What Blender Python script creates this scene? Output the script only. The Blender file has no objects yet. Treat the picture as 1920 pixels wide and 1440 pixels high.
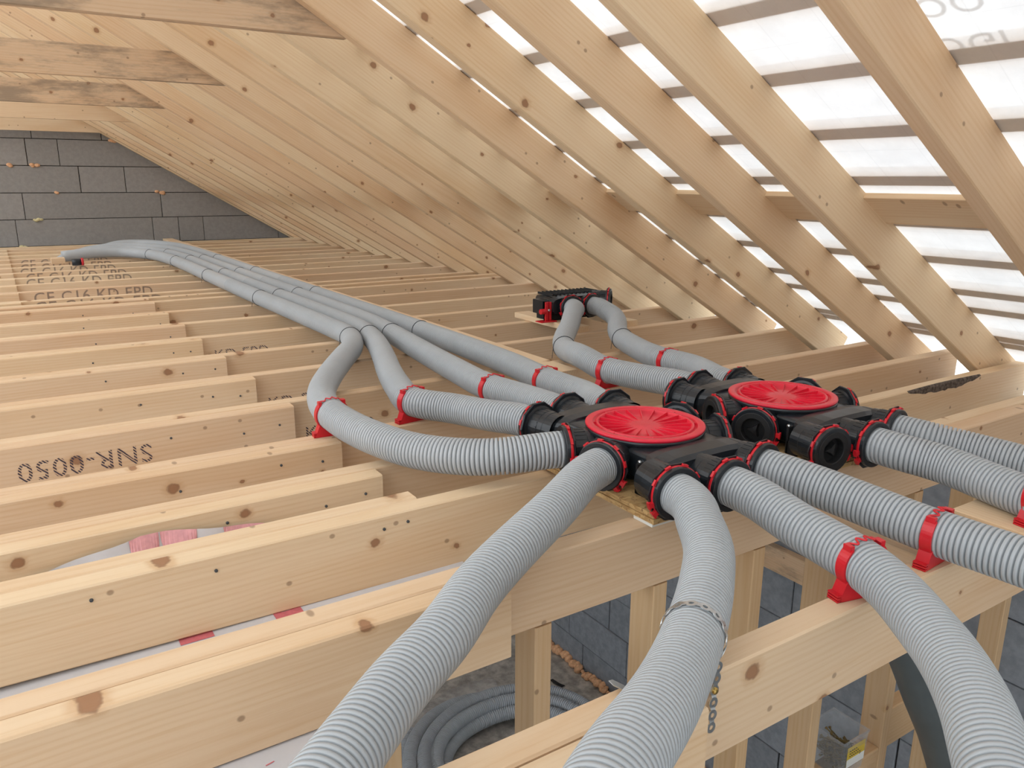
import bpy, math, random
from mathutils import Vector, Matrix
random.seed(7)
PI = math.pi
sc = bpy.context.scene
COL = sc.collection

# ------------------------------------------------------------------ camera
# world: x runs along the joists, y towards the far gable, z up; joist tops are z = 0
yaw, pit, rol = .572315, .252138, .003937
fw = Vector((math.sin(yaw)*math.cos(pit), math.cos(yaw)*math.cos(pit), -math.sin(pit)))
rt = Vector((math.cos(yaw), -math.sin(yaw), 0)); up = rt.cross(fw)
r2 = rt*math.cos(rol) + up*math.sin(rol); u2 = up*math.cos(rol) - rt*math.sin(rol)
cam = bpy.data.cameras.new('camera'); camo = bpy.data.objects.new('camera', cam); COL.objects.link(camo)
cam.sensor_width = 36; cam.lens = 1480*36/1920; cam.clip_start = .02; cam.clip_end = 200
m = Matrix((r2, u2, -fw)).transposed().to_4x4(); m.translation = (0, 0, .62); camo.matrix_world = m
sc.camera = camo

# ------------------------------------------------------------------ light: bright overcast sky
w = bpy.data.worlds.new('overcast_sky'); sc.world = w; w.use_nodes = True
bg = w.node_tree.nodes['Background']; bg.inputs[0].default_value = (.92, .965, 1, 1); bg.inputs[1].default_value = 1.0
sc.view_settings.view_transform = 'Standard'; sc.view_settings.look = 'None'
sc.view_settings.gamma = 1; sc.view_settings.exposure = 1.27
sc.cycles.use_denoising = True
sc.cycles.max_bounces = 7; sc.cycles.diffuse_bounces = 5; sc.cycles.glossy_bounces = 2; sc.cycles.transparent_max_bounces = 6
sc.cycles.use_adaptive_sampling = True; sc.cycles.adaptive_threshold = .04

# ------------------------------------------------------------------ materials
def nmat(name):
    mt = bpy.data.materials.new(name); mt.use_nodes = True
    nt = mt.node_tree; return mt, nt, nt.nodes['Principled BSDF']
def node(nt, t, **kw):
    n = nt.nodes.new(t)
    for k, v in kw.items():
        if k[0] == 'i' and k[1:].isdigit(): n.inputs[int(k[1:])].default_value = v
        else: setattr(n, k, v)
    return n
def link(nt, a, b): nt.links.new(a, b)
def math_(nt, op, a, b=None, c=None, clamp=False):
    n = nt.nodes.new('ShaderNodeMath'); n.operation = op; n.use_clamp = clamp
    for i, v in enumerate((a, b, c)):
        if v is None: continue
        if isinstance(v, (int, float)): n.inputs[i].default_value = v
        else: nt.links.new(v, n.inputs[i])
    return n.outputs[0]
def mixc(nt, fac, a, b, blend='MIX'):
    n = nt.nodes.new('ShaderNodeMix'); n.data_type = 'RGBA'; n.blend_type = blend
    for i, v in ((0, fac), (6, a), (7, b)):
        if isinstance(v, (int, float)): n.inputs[i].default_value = v
        elif isinstance(v, tuple): n.inputs[i].default_value = v if len(v) == 4 else (*v, 1)
        else: nt.links.new(v, n.inputs[i])
    return n.outputs[2]
def smooth(nt, v, lo, hi):
    n = nt.nodes.new('ShaderNodeMapRange'); n.interpolation_type = 'SMOOTHSTEP'
    nt.links.new(v, n.inputs[0]); n.inputs[1].default_value = lo; n.inputs[2].default_value = hi
    return n.outputs[0]

def wood(name, c1, c2, stain=0.0, knots=1.0):
    mt, nt, bs = nmat(name)
    tc = node(nt, 'ShaderNodeTexCoord'); oi = node(nt, 'ShaderNodeObjectInfo')
    rnd = oi.outputs['Random']
    off = node(nt, 'ShaderNodeCombineXYZ')
    link(nt, math_(nt, 'MULTIPLY', rnd, 37.0), off.inputs[0])
    link(nt, math_(nt, 'MULTIPLY', rnd, 11.3), off.inputs[1])
    link(nt, math_(nt, 'MULTIPLY', rnd, 23.7), off.inputs[2])
    sep = node(nt, 'ShaderNodeSeparateXYZ'); link(nt, tc.outputs['Object'], sep.inputs[0])
    add = node(nt, 'ShaderNodeVectorMath', operation='ADD'); link(nt, tc.outputs['Object'], add.inputs[0]); link(nt, off.outputs[0], add.inputs[1])
    def mapped(sx, sy, sz):
        mp = node(nt, 'ShaderNodeVectorMath', operation='MULTIPLY'); link(nt, add.outputs[0], mp.inputs[0]); mp.inputs[1].default_value = (sx, sy, sz); return mp.outputs[0]
    # knots
    def vor(sx, sy, sz):
        v = node(nt, 'ShaderNodeTexVoronoi', voronoi_dimensions='2D'); v.inputs['Scale'].default_value = 1; v.inputs['Randomness'].default_value = .95
        sp = node(nt, 'ShaderNodeSeparateXYZ'); link(nt, add.outputs[0], sp.inputs[0]); cb = node(nt, 'ShaderNodeCombineXYZ')
        link(nt, math_(nt, 'MULTIPLY', sp.outputs[0], sx), cb.inputs[0]); link(nt, math_(nt, 'MULTIPLY_ADD', sp.outputs[2], sz, math_(nt, 'MULTIPLY', sp.outputs[1], sy)), cb.inputs[1])
        link(nt, cb.outputs[0], v.inputs['Vector'])
        s = node(nt, 'ShaderNodeSeparateColor'); link(nt, v.outputs['Color'], s.inputs[0]); return v.outputs['Distance'], s
    d1, s1 = vor(5.2, 2.0, 6.4)
    wob = node(nt, 'ShaderNodeTexNoise'); wob.inputs['Scale'].default_value = 1; wob.inputs['Detail'].default_value = 2
    link(nt, mapped(60, 60, 60), wob.inputs['Vector'])
    d1w = math_(nt, 'ADD', d1, math_(nt, 'MULTIPLY', math_(nt, 'SUBTRACT', wob.outputs[0], .5), .07))
    size = math_(nt, 'MULTIPLY', smooth(nt, s1.outputs[0], .45, 1.05), .080*knots)
    rel = math_(nt, 'DIVIDE', d1w, math_(nt, 'ADD', size, .004))
    kmask = math_(nt, 'SUBTRACT', 1.0, smooth(nt, rel, .6, 1.15))
    kmask = math_(nt, 'MULTIPLY', kmask, math_(nt, 'GREATER_THAN', size, .016))
    kring = math_(nt, 'MULTIPLY', kmask, smooth(nt, rel, .55, .95))
    halo = math_(nt, 'MULTIPLY', math_(nt, 'SUBTRACT', 1.0, smooth(nt, rel, .9, 2.2)), math_(nt, 'GREATER_THAN', size, .016))
    d2, s2 = vor(12, 6, 14)
    pin = math_(nt, 'MULTIPLY', math_(nt, 'SUBTRACT', 1.0, smooth(nt, d2, .04, .085)), math_(nt, 'GREATER_THAN', s2.outputs[1], .85))
    # growth rings around a pith lying off the board
    warp = node(nt, 'ShaderNodeTexNoise'); warp.inputs['Scale'].default_value = 1; warp.inputs['Detail'].default_value = 3
    link(nt, mapped(1.1, 5, 5), warp.inputs['Vector'])
    oy = math_(nt, 'ADD', sep.outputs[1], math_(nt, 'MULTIPLY', math_(nt, 'SUBTRACT', rnd, .35), .12))
    oz = math_(nt, 'ADD', sep.outputs[2], math_(nt, 'ADD', math_(nt, 'MULTIPLY', sep.outputs[0], math_(nt, 'MULTIPLY', math_(nt, 'SUBTRACT', rnd, .5), .03)), .02))
    rad = math_(nt, 'SQRT', math_(nt, 'ADD', math_(nt, 'MULTIPLY', oy, oy), math_(nt, 'MULTIPLY', oz, oz)))
    rad = math_(nt, 'ADD', rad, math_(nt, 'MULTIPLY', warp.outputs[0], .055))
    rad = math_(nt, 'ADD', rad, math_(nt, 'MULTIPLY', halo, .006))
    ring = math_(nt, 'MULTIPLY_ADD', math_(nt, 'SINE', math_(nt, 'MULTIPLY', rad, 620.0)), .5, .5)
    ring = math_(nt, 'POWER', ring, 2.2)
    fib = node(nt, 'ShaderNodeTexNoise'); fib.inputs['Scale'].default_value = 1; fib.inputs['Detail'].default_value = 4; fib.inputs['Roughness'].default_value = .65
    link(nt, mapped(5, 160, 160), fib.inputs['Vector'])
    blo = node(nt, 'ShaderNodeTexNoise'); blo.inputs['Scale'].default_value = 1; blo.inputs['Detail'].default_value = 2
    link(nt, mapped(1.6, 7, 7), blo.inputs['Vector'])
    rc = node(nt, 'ShaderNodeTexWhiteNoise', noise_dimensions='1D'); link(nt, rnd, rc.inputs['W'])
    col = mixc(nt, rc.outputs[0], c1, c2)
    dark = mixc(nt, 1.0, col, (.86, .75, .62), 'MULTIPLY')
    g = math_(nt, 'ADD', math_(nt, 'MULTIPLY', ring, .26), math_(nt, 'MULTIPLY', smooth(nt, fib.outputs[0], .42, .78), .42))
    col = mixc(nt, g, col, dark)
    col = mixc(nt, math_(nt, 'MULTIPLY', smooth(nt, blo.outputs[0], .42, .72), .60), col, mixc(nt, 1.0, col, (.90, .80, .70), 'MULTIPLY'))
    col = mixc(nt, math_(nt, 'MULTIPLY', halo, .40), col, (.50, .27, .12))
    col = mixc(nt, math_(nt, 'MULTIPLY', kmask, .85), col, (.30, .14, .068))
    col = mixc(nt, math_(nt, 'MULTIPLY', kring, .6), col, (.12, .05, .025))
    col = mixc(nt, math_(nt, 'MULTIPLY', pin, .55), col, (.16, .08, .045))
    if stain:
        st = node(nt, 'ShaderNodeTexNoise'); st.inputs['Scale'].default_value = 1; st.inputs['Detail'].default_value = 6; st.inputs['Roughness'].default_value = .7
        link(nt, mapped(2.2, 9, 9), st.inputs['Vector'])
        col = mixc(nt, math_(nt, 'MULTIPLY', smooth(nt, st.outputs[0], .44, .64), stain), col, (.26, .20, .145))
    link(nt, col, bs.inputs['Base Color']); bs.inputs['Roughness'].default_value = .62; bs.inputs['Specular IOR Level'].default_value = .3
    bp = node(nt, 'ShaderNodeBump'); bp.inputs['Strength'].default_value = .12; bp.inputs['Distance'].default_value = .002
    link(nt, fib.outputs[0], bp.inputs['Height']); link(nt, bp.outputs[0], bs.inputs['Normal'])
    return mt
W_JOIST = wood('pine_joist', (.79, .615, .41), (.72, .52, .345))
W_RAFT = wood('spruce_rafter', (.80, .63, .415), (.735, .525, .335), knots=.95)
W_OLD = wood('weathered_pine', (.70, .52, .35), (.66, .48, .32), stain=.8)
W_STUD = wood('pine_stud', (.68, .49, .29), (.64, .45, .27), knots=.9)

def plain(name, col, rough=.5, spec=.5, noise=0, nscale=40, bump=0, metallic=0, vary=0.0):
    mt, nt, bs = nmat(name)
    bs.inputs['Roughness'].default_value = rough; bs.inputs['Specular IOR Level'].default_value = spec; bs.inputs['Metallic'].default_value = metallic
    tc = node(nt, 'ShaderNodeTexCoord'); nz = node(nt, 'ShaderNodeTexNoise'); nz.inputs['Scale'].default_value = nscale; nz.inputs['Detail'].default_value = 5; nz.inputs['Roughness'].default_value = .65
    oi = node(nt, 'ShaderNodeObjectInfo'); ad = node(nt, 'ShaderNodeVectorMath', operation='ADD')
    link(nt, tc.outputs['Object'], ad.inputs[0]); link(nt, oi.outputs['Random'], ad.inputs[1]); link(nt, ad.outputs[0], nz.inputs['Vector'])
    d = tuple(c*(1-noise) for c in col); l = tuple(min(1, c*(1+noise)) for c in col)
    c = mixc(nt, smooth(nt, nz.outputs[0], .3, .7), d, l)
    if vary:
        f = math_(nt, 'MULTIPLY_ADD', oi.outputs['Random'], vary, 1-vary/2)
        cc = node(nt, 'ShaderNodeCombineColor'); [link(nt, f, cc.inputs[i]) for i in range(3)]
        c = mixc(nt, 1.0, c, cc.outputs[0], 'MULTIPLY')
    link(nt, c, bs.inputs['Base Color'])
    if bump:
        bp = node(nt, 'ShaderNodeBump'); bp.inputs['Strength'].default_value = bump; bp.inputs['Distance'].default_value = .004
        link(nt, nz.outputs[0], bp.inputs['Height']); link(nt, bp.outputs[0], bs.inputs['Normal'])
    return mt
HOSE = plain('grey_hose_plastic', (.405, .430, .450), .42, .45, .03, 8)
HOSE_LIT = plain('lightened_hose_plastic', (.47, .51, .56), .4, .45, .05, 8)  # same plastic as the other hoses, lightened to paint in light the coil lacks
BLACK = plain('black_plastic', (.012, .015, .019), .30, .5, .15, 30)
BLACK_M = plain('matt_black_plastic', (.012, .012, .013), .6, .35, .1, 30)
RED = plain('red_plastic', (.60, .012, .022), .33, .5, .06, 20)
RED_LID = plain('red_lid_plastic', (.70, .014, .040), .32, .5, .05, 20)
STEEL = plain('galvanised_steel', (.62, .64, .65), .35, .5, .1, 60, metallic=1)
WIRE = plain('dark_binding_wire', (.06, .065, .07), .5, .4)
BRASS = plain('brass_screw', (.55, .38, .12), .35, .5, metallic=1)
BLOCK = plain('grey_block', (.33, .318, .305), .9, .15, .07, 30, .25, vary=.10)
BLOCK2 = plain('blue_grey_block', (.25, .27, .30), .9, .15, .14, 22, .3, vary=.12)
MORTAR = plain('dark_joint', (.035, .033, .032), .95, .1, .3, 50, .6)
CONC = plain('concrete_floor', (.44, .415, .38), .95, .1, .35, 14, .8)
FOAM = plain('orange_foam', (.80, .47, .27), .8, .2, .15, 60, .4)
FOAM_Y = plain('yellow_foam', (.68, .60, .34), .8, .2, .15, 60, .4)
INK = plain('print_ink', (.075, .055, .07), .7, .2, .35, 300)
PINKF = plain('pink_print', (.72, .36, .38), .7, .2, .10, 60)
PINK = plain('red_print', (.62, .17, .19), .7, .2, .12, 60)
nt = INK.node_tree; tcn = node(nt, 'ShaderNodeTexCoord'); wv = node(nt, 'ShaderNodeTexWave', wave_type='BANDS', bands_direction='DIAGONAL'); wv.inputs['Scale'].default_value = 75; wv.inputs['Distortion'].default_value = 1.2
link(nt, tcn.outputs['Object'], wv.inputs['Vector']); tpn = node(nt, 'ShaderNodeBsdfTransparent'); mxn = node(nt, 'ShaderNodeMixShader')
link(nt, smooth(nt, wv.outputs['Fac'], .30, .50), mxn.inputs[0]); link(nt, tpn.outputs[0], mxn.inputs[1]); link(nt, nt.nodes['Principled BSDF'].outputs[0], mxn.inputs[2]); link(nt, mxn.outputs[0], nt.nodes['Material Output'].inputs[0])
SHIM = plain('white_shim_plastic', (.80, .80, .76), .45, .4)
DKPIPE = plain('dark_grey_pipe', (.075, .092, .098), .35, .45, .1, 10)
SHEET = plain('white_barrier_sheet', (.66, .66, .69), .55, .3, .05, 9, .15)

def osb_mat():
    mt, nt, bs = nmat('osb_board'); tc = node(nt, 'ShaderNodeTexCoord')
    v = node(nt, 'ShaderNodeTexVoronoi'); v.inputs['Scale'].default_value = 1
    mp = node(nt, 'ShaderNodeVectorMath', operation='MULTIPLY'); link(nt, tc.outputs['Object'], mp.inputs[0]); mp.inputs[1].default_value = (34, 90, 260); link(nt, mp.outputs[0], v.inputs['Vector'])
    s = node(nt, 'ShaderNodeSeparateColor'); link(nt, v.outputs['Color'], s.inputs[0])
    n = node(nt, 'ShaderNodeTexNoise'); n.inputs['Scale'].default_value = 130; n.inputs['Detail'].default_value = 4; link(nt, tc.outputs['Object'], n.inputs['Vector'])
    c = mixc(nt, s.outputs[0], (.62, .42, .19), (.40, .23, .085))
    c = mixc(nt, smooth(nt, n.outputs[0], .55, .75), c, (.22, .12, .05))
    link(nt, c, bs.inputs['Base Color']); bs.inputs['Roughness'].default_value = .7
    bp = node(nt, 'ShaderNodeBump'); bp.inputs['Strength'].default_value = .5; bp.inputs['Distance'].default_value = .002; link(nt, s.outputs[1], bp.inputs['Height']); link(nt, bp.outputs[0], bs.inputs['Normal'])
    return mt
OSB = osb_mat()

def membrane_mat():
    mt = bpy.data.materials.new('translucent_underlay'); mt.use_nodes = True; nt = mt.node_tree; nt.nodes.remove(nt.nodes['Principled BSDF'])
    out = nt.nodes['Material Output']; tc = node(nt, 'ShaderNodeTexCoord')
    n = node(nt, 'ShaderNodeTexNoise'); n.inputs['Scale'].default_value = 7; n.inputs['Detail'].default_value = 8; n.inputs['Roughness'].default_value = .72; link(nt, tc.outputs['Object'], n.inputs['Vector'])
    g = node(nt, 'ShaderNodeTexBrick'); g.offset = 0; g.inputs['Scale'].default_value = 1; g.inputs['Mortar Size'].default_value = .0016; g.inputs['Brick Width'].default_value = .14; g.inputs['Row Height'].default_value = .14
    link(nt, tc.outputs['Object'], g.inputs['Vector'])
    f = math_(nt, 'MULTIPLY_ADD', smooth(nt, n.outputs[0], .35, .66), .34, .0)
    f = math_(nt, 'ADD', f, math_(nt, 'MULTIPLY', g.outputs['Fac'], .22))
    tcol = mixc(nt, f, (.93, .96, .98), (.46, .49, .52))
    tr = node(nt, 'ShaderNodeBsdfTranslucent'); link(nt, tcol, tr.inputs[0])
    df = node(nt, 'ShaderNodeBsdfDiffuse'); df.inputs[0].default_value = (.88, .82, .75, 1)  # warm bounce light from the wood tinted into the diffuse colour
    tp = node(nt, 'ShaderNodeBsdfTransparent'); tp.inputs[0].default_value = (1, 1, 1, 1)
    m1 = node(nt, 'ShaderNodeMixShader'); m1.inputs[0].default_value = .35; link(nt, df.outputs[0], m1.inputs[1]); link(nt, tr.outputs[0], m1.inputs[2])
    m2 = node(nt, 'ShaderNodeMixShader'); m2.inputs[0].default_value = .06; link(nt, m1.outputs[0], m2.inputs[1]); link(nt, tp.outputs[0], m2.inputs[2])
    link(nt, m2.outputs[0], out.inputs[0]); return mt
MEMB = membrane_mat()
def clear_mat(name, rough, col, tpf):
    mt = bpy.data.materials.new(name); mt.use_nodes = True; nt = mt.node_tree; bs = nt.nodes['Principled BSDF']; out = nt.nodes['Material Output']
    bs.inputs['Base Color'].default_value = (*col, 1); bs.inputs['Roughness'].default_value = rough
    tp = node(nt, 'ShaderNodeBsdfTransparent'); mx = node(nt, 'ShaderNodeMixShader'); mx.inputs[0].default_value = tpf
    link(nt, bs.outputs[0], mx.inputs[1]); link(nt, tp.outputs[0], mx.inputs[2]); link(nt, mx.outputs[0], out.inputs[0]); return mt
CLEAR = clear_mat('clear_plastic', .2, (.60, .64, .68), .84)
GHOST = clear_mat('pale_print_ink', .8, (.35, .38, .42), .45)

# ------------------------------------------------------------------ helpers
def mesh(name, v, f, mat, smooth_=False):
    me = bpy.data.meshes.new(name); me.from_pydata([tuple(p) for p in v], [], f); me.materials.append(mat)
    if smooth_: me.polygons.foreach_set('use_smooth', [True]*len(me.polygons))
    me.update(); return me
def obj(name, me, parent=None, M=None, label=None, cat=None, group=None, kind=None):
    o = bpy.data.objects.new(name, me); COL.objects.link(o)
    if parent is not None: o.parent = parent
    if M is not None: o.matrix_local = M
    if label: o['label'] = label
    if cat: o['category'] = cat
    if group: o['group'] = group
    if kind: o['kind'] = kind
    return o
def empty(name, loc, label, cat, group=None, kind=None, rz=0):
    o = obj(name, None, None, Matrix.Translation(loc) @ Matrix.Rotation(rz, 4, 'Z'), label, cat, group, kind); o.empty_display_size = .05; return o
class MB:
    def __init__(s): s.v = []; s.f = []
    def add(s, v, f, M=None):
        k = len(s.v); s.v += [(M @ Vector(p)) if M is not None else Vector(p) for p in v]; s.f += [tuple(i+k for i in q) for q in f]; return s
    def box(s, x0, x1, y0, y1, z0, z1, M=None):
        v = [(x, y, z) for z in (z0, z1) for y in (y0, y1) for x in (x0, x1)]
        return s.add(v, [(0,2,3,1),(4,5,7,6),(0,1,5,4),(2,6,7,3),(0,4,6,2),(1,3,7,5)], M)
    def cbox(s, x0, x1, y0, y1, z0, z1, b=.003, M=None, axis=0):
        # box with chamfered long edges along x
        yz = [(y0+b,z0),(y1-b,z0),(y1,z0+b),(y1,z1-b),(y1-b,z1),(y0+b,z1),(y0,z1-b),(y0,z0+b)]
        v = [(x,y,z) for x in (x0,x1) for y,z in yz]
        f = [tuple(range(7,-1,-1)), tuple(range(8,16))] + [(i,(i+1)%8,8+(i+1)%8,8+i) for i in range(8)]
        return s.add(v, f, M)
    def lathe(s, prof, seg=32, M=None, a0=0, a1=2*PI, cap0=False, cap1=False):
        full = abs(a1-a0-2*PI) < 1e-6; n = seg if full else seg+1
        v = []; f = []
        for r, z in prof:
            for i in range(n):
                a = a0+(a1-a0)*i/seg; v.append((r*math.cos(a), r*math.sin(a), z))
        for j in range(len(prof)-1):
            for i in range(seg):
                i2 = (i+1) % n; f.append((j*n+i, j*n+i2, (j+1)*n+i2, (j+1)*n+i))
        if cap0: f.append(tuple(range(n-1,-1,-1)))
        if cap1: f.append(tuple(range((len(prof)-1)*n, len(prof)*n)))
        return s.add(v, f, M)
    def tube(s, pts, r, seg=8, caps=True):
        fr = frames(pts); v = []; f = []
        for (p, t, n, b) in fr:
            for i in range(seg):
                a = 2*PI*i/seg; v.append(p+(n*math.cos(a)+b*math.sin(a))*r)
        for j in range(len(fr)-1):
            for i in range(seg): f.append((j*seg+i, j*seg+(i+1)%seg, (j+1)*seg+(i+1)%seg, (j+1)*seg+i))
        if caps: f.append(tuple(range(seg-1,-1,-1))); f.append(tuple(range((len(fr)-1)*seg, len(fr)*seg)))
        return s.add(v, f)
    def me(s, name, mat, sm=False): return mesh(name, s.v, s.f, mat, sm)
def frames(pts):
    pts = [Vector(p) for p in pts]; out = []; n = None
    for i, p in enumerate(pts):
        t = (pts[min(i+1, len(pts)-1)]-pts[max(i-1, 0)]).normalized()
        if n is None:
            n = Vector((0,0,1)); n = (n-t*n.dot(t))
            if n.length < 1e-3: n = Vector((1,0,0))-t*t.x
        else: n = n-t*n.dot(t)
        n = n.normalized(); out.append((p, t, n, t.cross(n)))
    return out
def catmull(P, step):
    step = max(step, .0004)
    P = [Vector(p) for p in P]; P = [P[0]*2-P[1]]+P+[P[-1]*2-P[-2]]; dense = []
    for i in range(1, len(P)-2):
        k = max(4, int((P[i+1]-P[i]).length/.008))
        def tj(a, b, t): return t+max((b-a).length, 1e-6)**.5
        t0 = 0; t1 = tj(P[i-1],P[i],t0); t2 = tj(P[i],P[i+1],t1); t3 = tj(P[i+1],P[i+2],t2)
        for j in range(k):
            t = t1+(t2-t1)*j/k
            A1 = P[i-1]*((t1-t)/(t1-t0))+P[i]*((t-t0)/(t1-t0)); A2 = P[i]*((t2-t)/(t2-t1))+P[i+1]*((t-t1)/(t2-t1)); A3 = P[i+1]*((t3-t)/(t3-t2))+P[i+2]*((t-t2)/(t3-t2))
            B1 = A1*((t2-t)/(t2-t0))+A2*((t-t0)/(t2-t0)); B2 = A2*((t3-t)/(t3-t1))+A3*((t-t1)/(t3-t1))
            dense.append(B1*((t2-t)/(t2-t1))+B2*((t-t1)/(t2-t1)))
    dense.append(P[-2]); out = [dense[0]]; acc = 0
    for a, b in zip(dense, dense[1:]):
        L = (b-a).length
        while acc+L >= step:
            q = (step-acc)/L; a = a+(b-a)*q; out.append(a); L = (b-a).length; acc = 0
        acc += L
    return out
RH = .0390; PITCH = .0088; GROOVE = {0: .0012, 1: .0, 13: .0, 14: .0012, 15: .0066, 19: .0066}
def hose_mesh(name, P, mat, r=RH, pitch=PITCH, smooth_y=4.6, seg=30, coil=False):
    pts = catmull(P, .012); n0 = len(pts)
    pts = [pts[i] if i in (0, n0-1) else sum(pts[max(0, i-min(3, i, n0-1-i)):i+min(3, i, n0-1-i)+1], Vector())/(2*min(3, i, n0-1-i)+1) for i in range(n0)]
    pts = catmull(pts, pitch/20); fr = frames(pts); v = []; f = []; n = 0; prev = None
    for k, (p, t, nn, b) in enumerate(fr):
        far = p.y > smooth_y and not coil; ph = k % 20
        if far:
            if k % 80: continue
            rr = r
        else:
            if ph not in GROOVE: continue
            rr = r-GROOVE[ph]
        v += [p+(nn*math.cos(2*PI*i/seg)+b*math.sin(2*PI*i/seg))*rr for i in range(seg)]
        if n: f += [((n-1)*seg+i, (n-1)*seg+(i+1)%seg, n*seg+(i+1)%seg, n*seg+i) for i in range(seg)]
        n += 1
    f.append(tuple(range(seg-1,-1,-1))); f.append(tuple(range((n-1)*seg, n*seg)))
    return mesh(name, v, f, mat, True), fr
ORD = ['first','second','third','fourth','fifth','sixth','seventh','eighth','ninth','tenth','eleventh','twelfth','thirteenth','fourteenth','fifteenth','sixteenth','seventeenth','eighteenth','nineteenth','twentieth','twenty-first','twenty-second','twenty-third','twenty-fourth','twenty-fifth','twenty-sixth','twenty-seventh','twenty-eighth']
def lumber(name, x0, x1, y0, t, z0, z1, mat, label=None, cat=None, group=None, parent=None, b=.003):
    o = obj(name, MB().cbox(0, x1-x0, 0, t, 0, z1-z0, b).me(name, mat), parent, Matrix.Translation((x0, y0, z0)), label, cat, group); return o
def text_mesh(body, size, mat, name='printed_text', shear=0):
    cu = bpy.data.curves.new('t', 'FONT'); cu.body = body; cu.size = size; cu.align_x = 'LEFT'; cu.offset = size*.006; cu.space_character = 1.08; cu.resolution_u = 3
    o = bpy.data.objects.new('t', cu); COL.objects.link(o)
    me = bpy.data.meshes.new_from_object(o.evaluated_get(bpy.context.evaluated_depsgraph_get()))
    bpy.data.objects.remove(o); me.name = name; me.materials.clear(); me.materials.append(mat); return me

# ------------------------------------------------------------------ structure: floor, walls
TT = .59; X0 = 2.777          # underside plane of the right rafters: z = TT*(X0-x)
RIDGE = -1.7; FLZ = -2.45; TH = .045; JD = .135
cosr = 1/math.sqrt(1+TT*TT); RD = .135
def roof_z(x, off=0): return TT*(X0-x)+off/cosr if x > RIDGE else TT*(X0-2*RIDGE+x)+off/cosr
XL = 2*RIDGE-2.9              # left eave
obj('floor', MB().box(XL-.2, 3.1, -4.2, 9.3, FLZ-.1, FLZ).me('floor', CONC), None, None, 'rough grey concrete slab seen below between the studs', None, None, 'structure')

def clip(poly, a, b, c):      # keep a*x+b*y<=c
    out = []
    for i in range(len(poly)):
        p, q = poly[i], poly[(i+1) % len(poly)]; dp, dq = a*p[0]+b*p[1]-c, a*q[0]+b*q[1]-c
        if dp <= 0: out.append(p)
        if dp*dq < 0: s = dp/(dp-dq); out.append((p[0]+(q[0]-p[0])*s, p[1]+(q[1]-p[1])*s))
    return out
def prism(poly, d, ch=.004):  # poly in (u,w) counter-clockwise seen from front (-y); returns verts along y 0..d, chamfered front
    n = len(poly); cx = sum(p[0] for p in poly)/n; cz = sum(p[1] for p in poly)/n
    def sh(p, k):
        L = math.hypot(p[0]-cx, p[1]-cz) or 1; return (p[0]-(p[0]-cx)/L*k, p[1]-(p[1]-cz)/L*k)
    v = [(sh(p, ch)[0], 0, sh(p, ch)[1]) for p in poly]+[(p[0], ch, p[1]) for p in poly]+[(p[0], d, p[1]) for p in poly]
    f = [tuple(range(n))]+[(i+n, (i+1)%n+n, (i+1)%n, i) for i in range(n)]+[(i+2*n, (i+1)%n+2*n, (i+1)%n+n, i+n) for i in range(n)]+[tuple(range(3*n-1, 2*n-1, -1))]
    return v, f
# far gable wall, blocks laid one by one
GY = 9.05
back = clip(clip([(XL, FLZ), (3.05, FLZ), (3.05, 3), (XL, 3)], TT, 1, TT*X0+.12), -TT, 1, TT*(X0-2*RIDGE)+.12)
v, f = prism(back, .2, 0)
gw = obj('wall_far', mesh('wall_far', v, f, MORTAR), None, Matrix.Translation((0, GY+.012, 0)), 'grey block gable wall at the far end of the loft', None, None, 'structure')
rows = [(-.262,-.020,[-.05,.55,.98,1.6,2.2,2.75]), (-.016,.2355,[.169,1.38,1.634,1.884,2.681]), (.2395,.4855,[.256,1.485,2.5]), (.4895,.7385,[-.45,.761,1.168,2.2]), (.7425,.9875,[.341,.608,1.9]), (.9915,1.24,[-.02,.4,.997]), (1.244,1.49,[.2,.7]), (1.494,1.74,[-.2,.1])]
for z0, z1, js in rows:
    xs = [js[0]-.61*k for k in range(4, 0, -1)]+js+[3.05]
    for a, b in zip(xs, xs[1:]):
        e = random.uniform(.0015, .004)
        pl = clip(clip([(a+e, z0+.002), (b-e, z0+.002), (b-e, z1), (a+e, z1)], TT, 1, TT*X0+.10), -TT, 1, TT*(X0-2*RIDGE)+.1)
        if len(pl) < 3: continue
        v, f = prism(pl, .05); obj('block', mesh('block', v, f, BLOCK), gw, Matrix.Translation((0, -.012+random.uniform(-.002, .002), 0)))
# right (eave) wall of the storey below
WX = 2.82
rw = obj('wall_right', MB().box(WX+.012, WX+.26, -4.2, GY, FLZ, -.15).me('wall_right', MORTAR), None, None, 'blue-grey block wall of the room below the loft', None, None, 'structure')
Mw = Matrix.Translation((WX, 0, 0)) @ Matrix.Rotation(-PI/2, 4, 'Z')      # local x -> -y world, local y -> +x
zz = [-2.45, -2.262, -2.030, -1.795, -1.573, -1.339, -1.102, -.866, -.63, -.395, -.152]
for k in range(len(zz)-1):
    y = 6.2+(.3 if k % 2 else 0)+random.uniform(-.06, .06)
    if k == 2: y = 3.15+.58*5
    while y > -.9:
        L = .58+random.uniform(-.06, .02); e = random.uniform(.0015, .004)
        v, f = prism([(-y+e, zz[k]+.003), (-y+L-e, zz[k]+.003), (-y+L-e, zz[k+1]-.002), (-y+e, zz[k+1]-.002)], .05)
        o = obj('block', mesh('block', v, f, BLOCK2), rw); o.matrix_local = Mw @ Matrix.Translation((0, random.uniform(-.003, .003), 0)); y -= L
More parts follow.
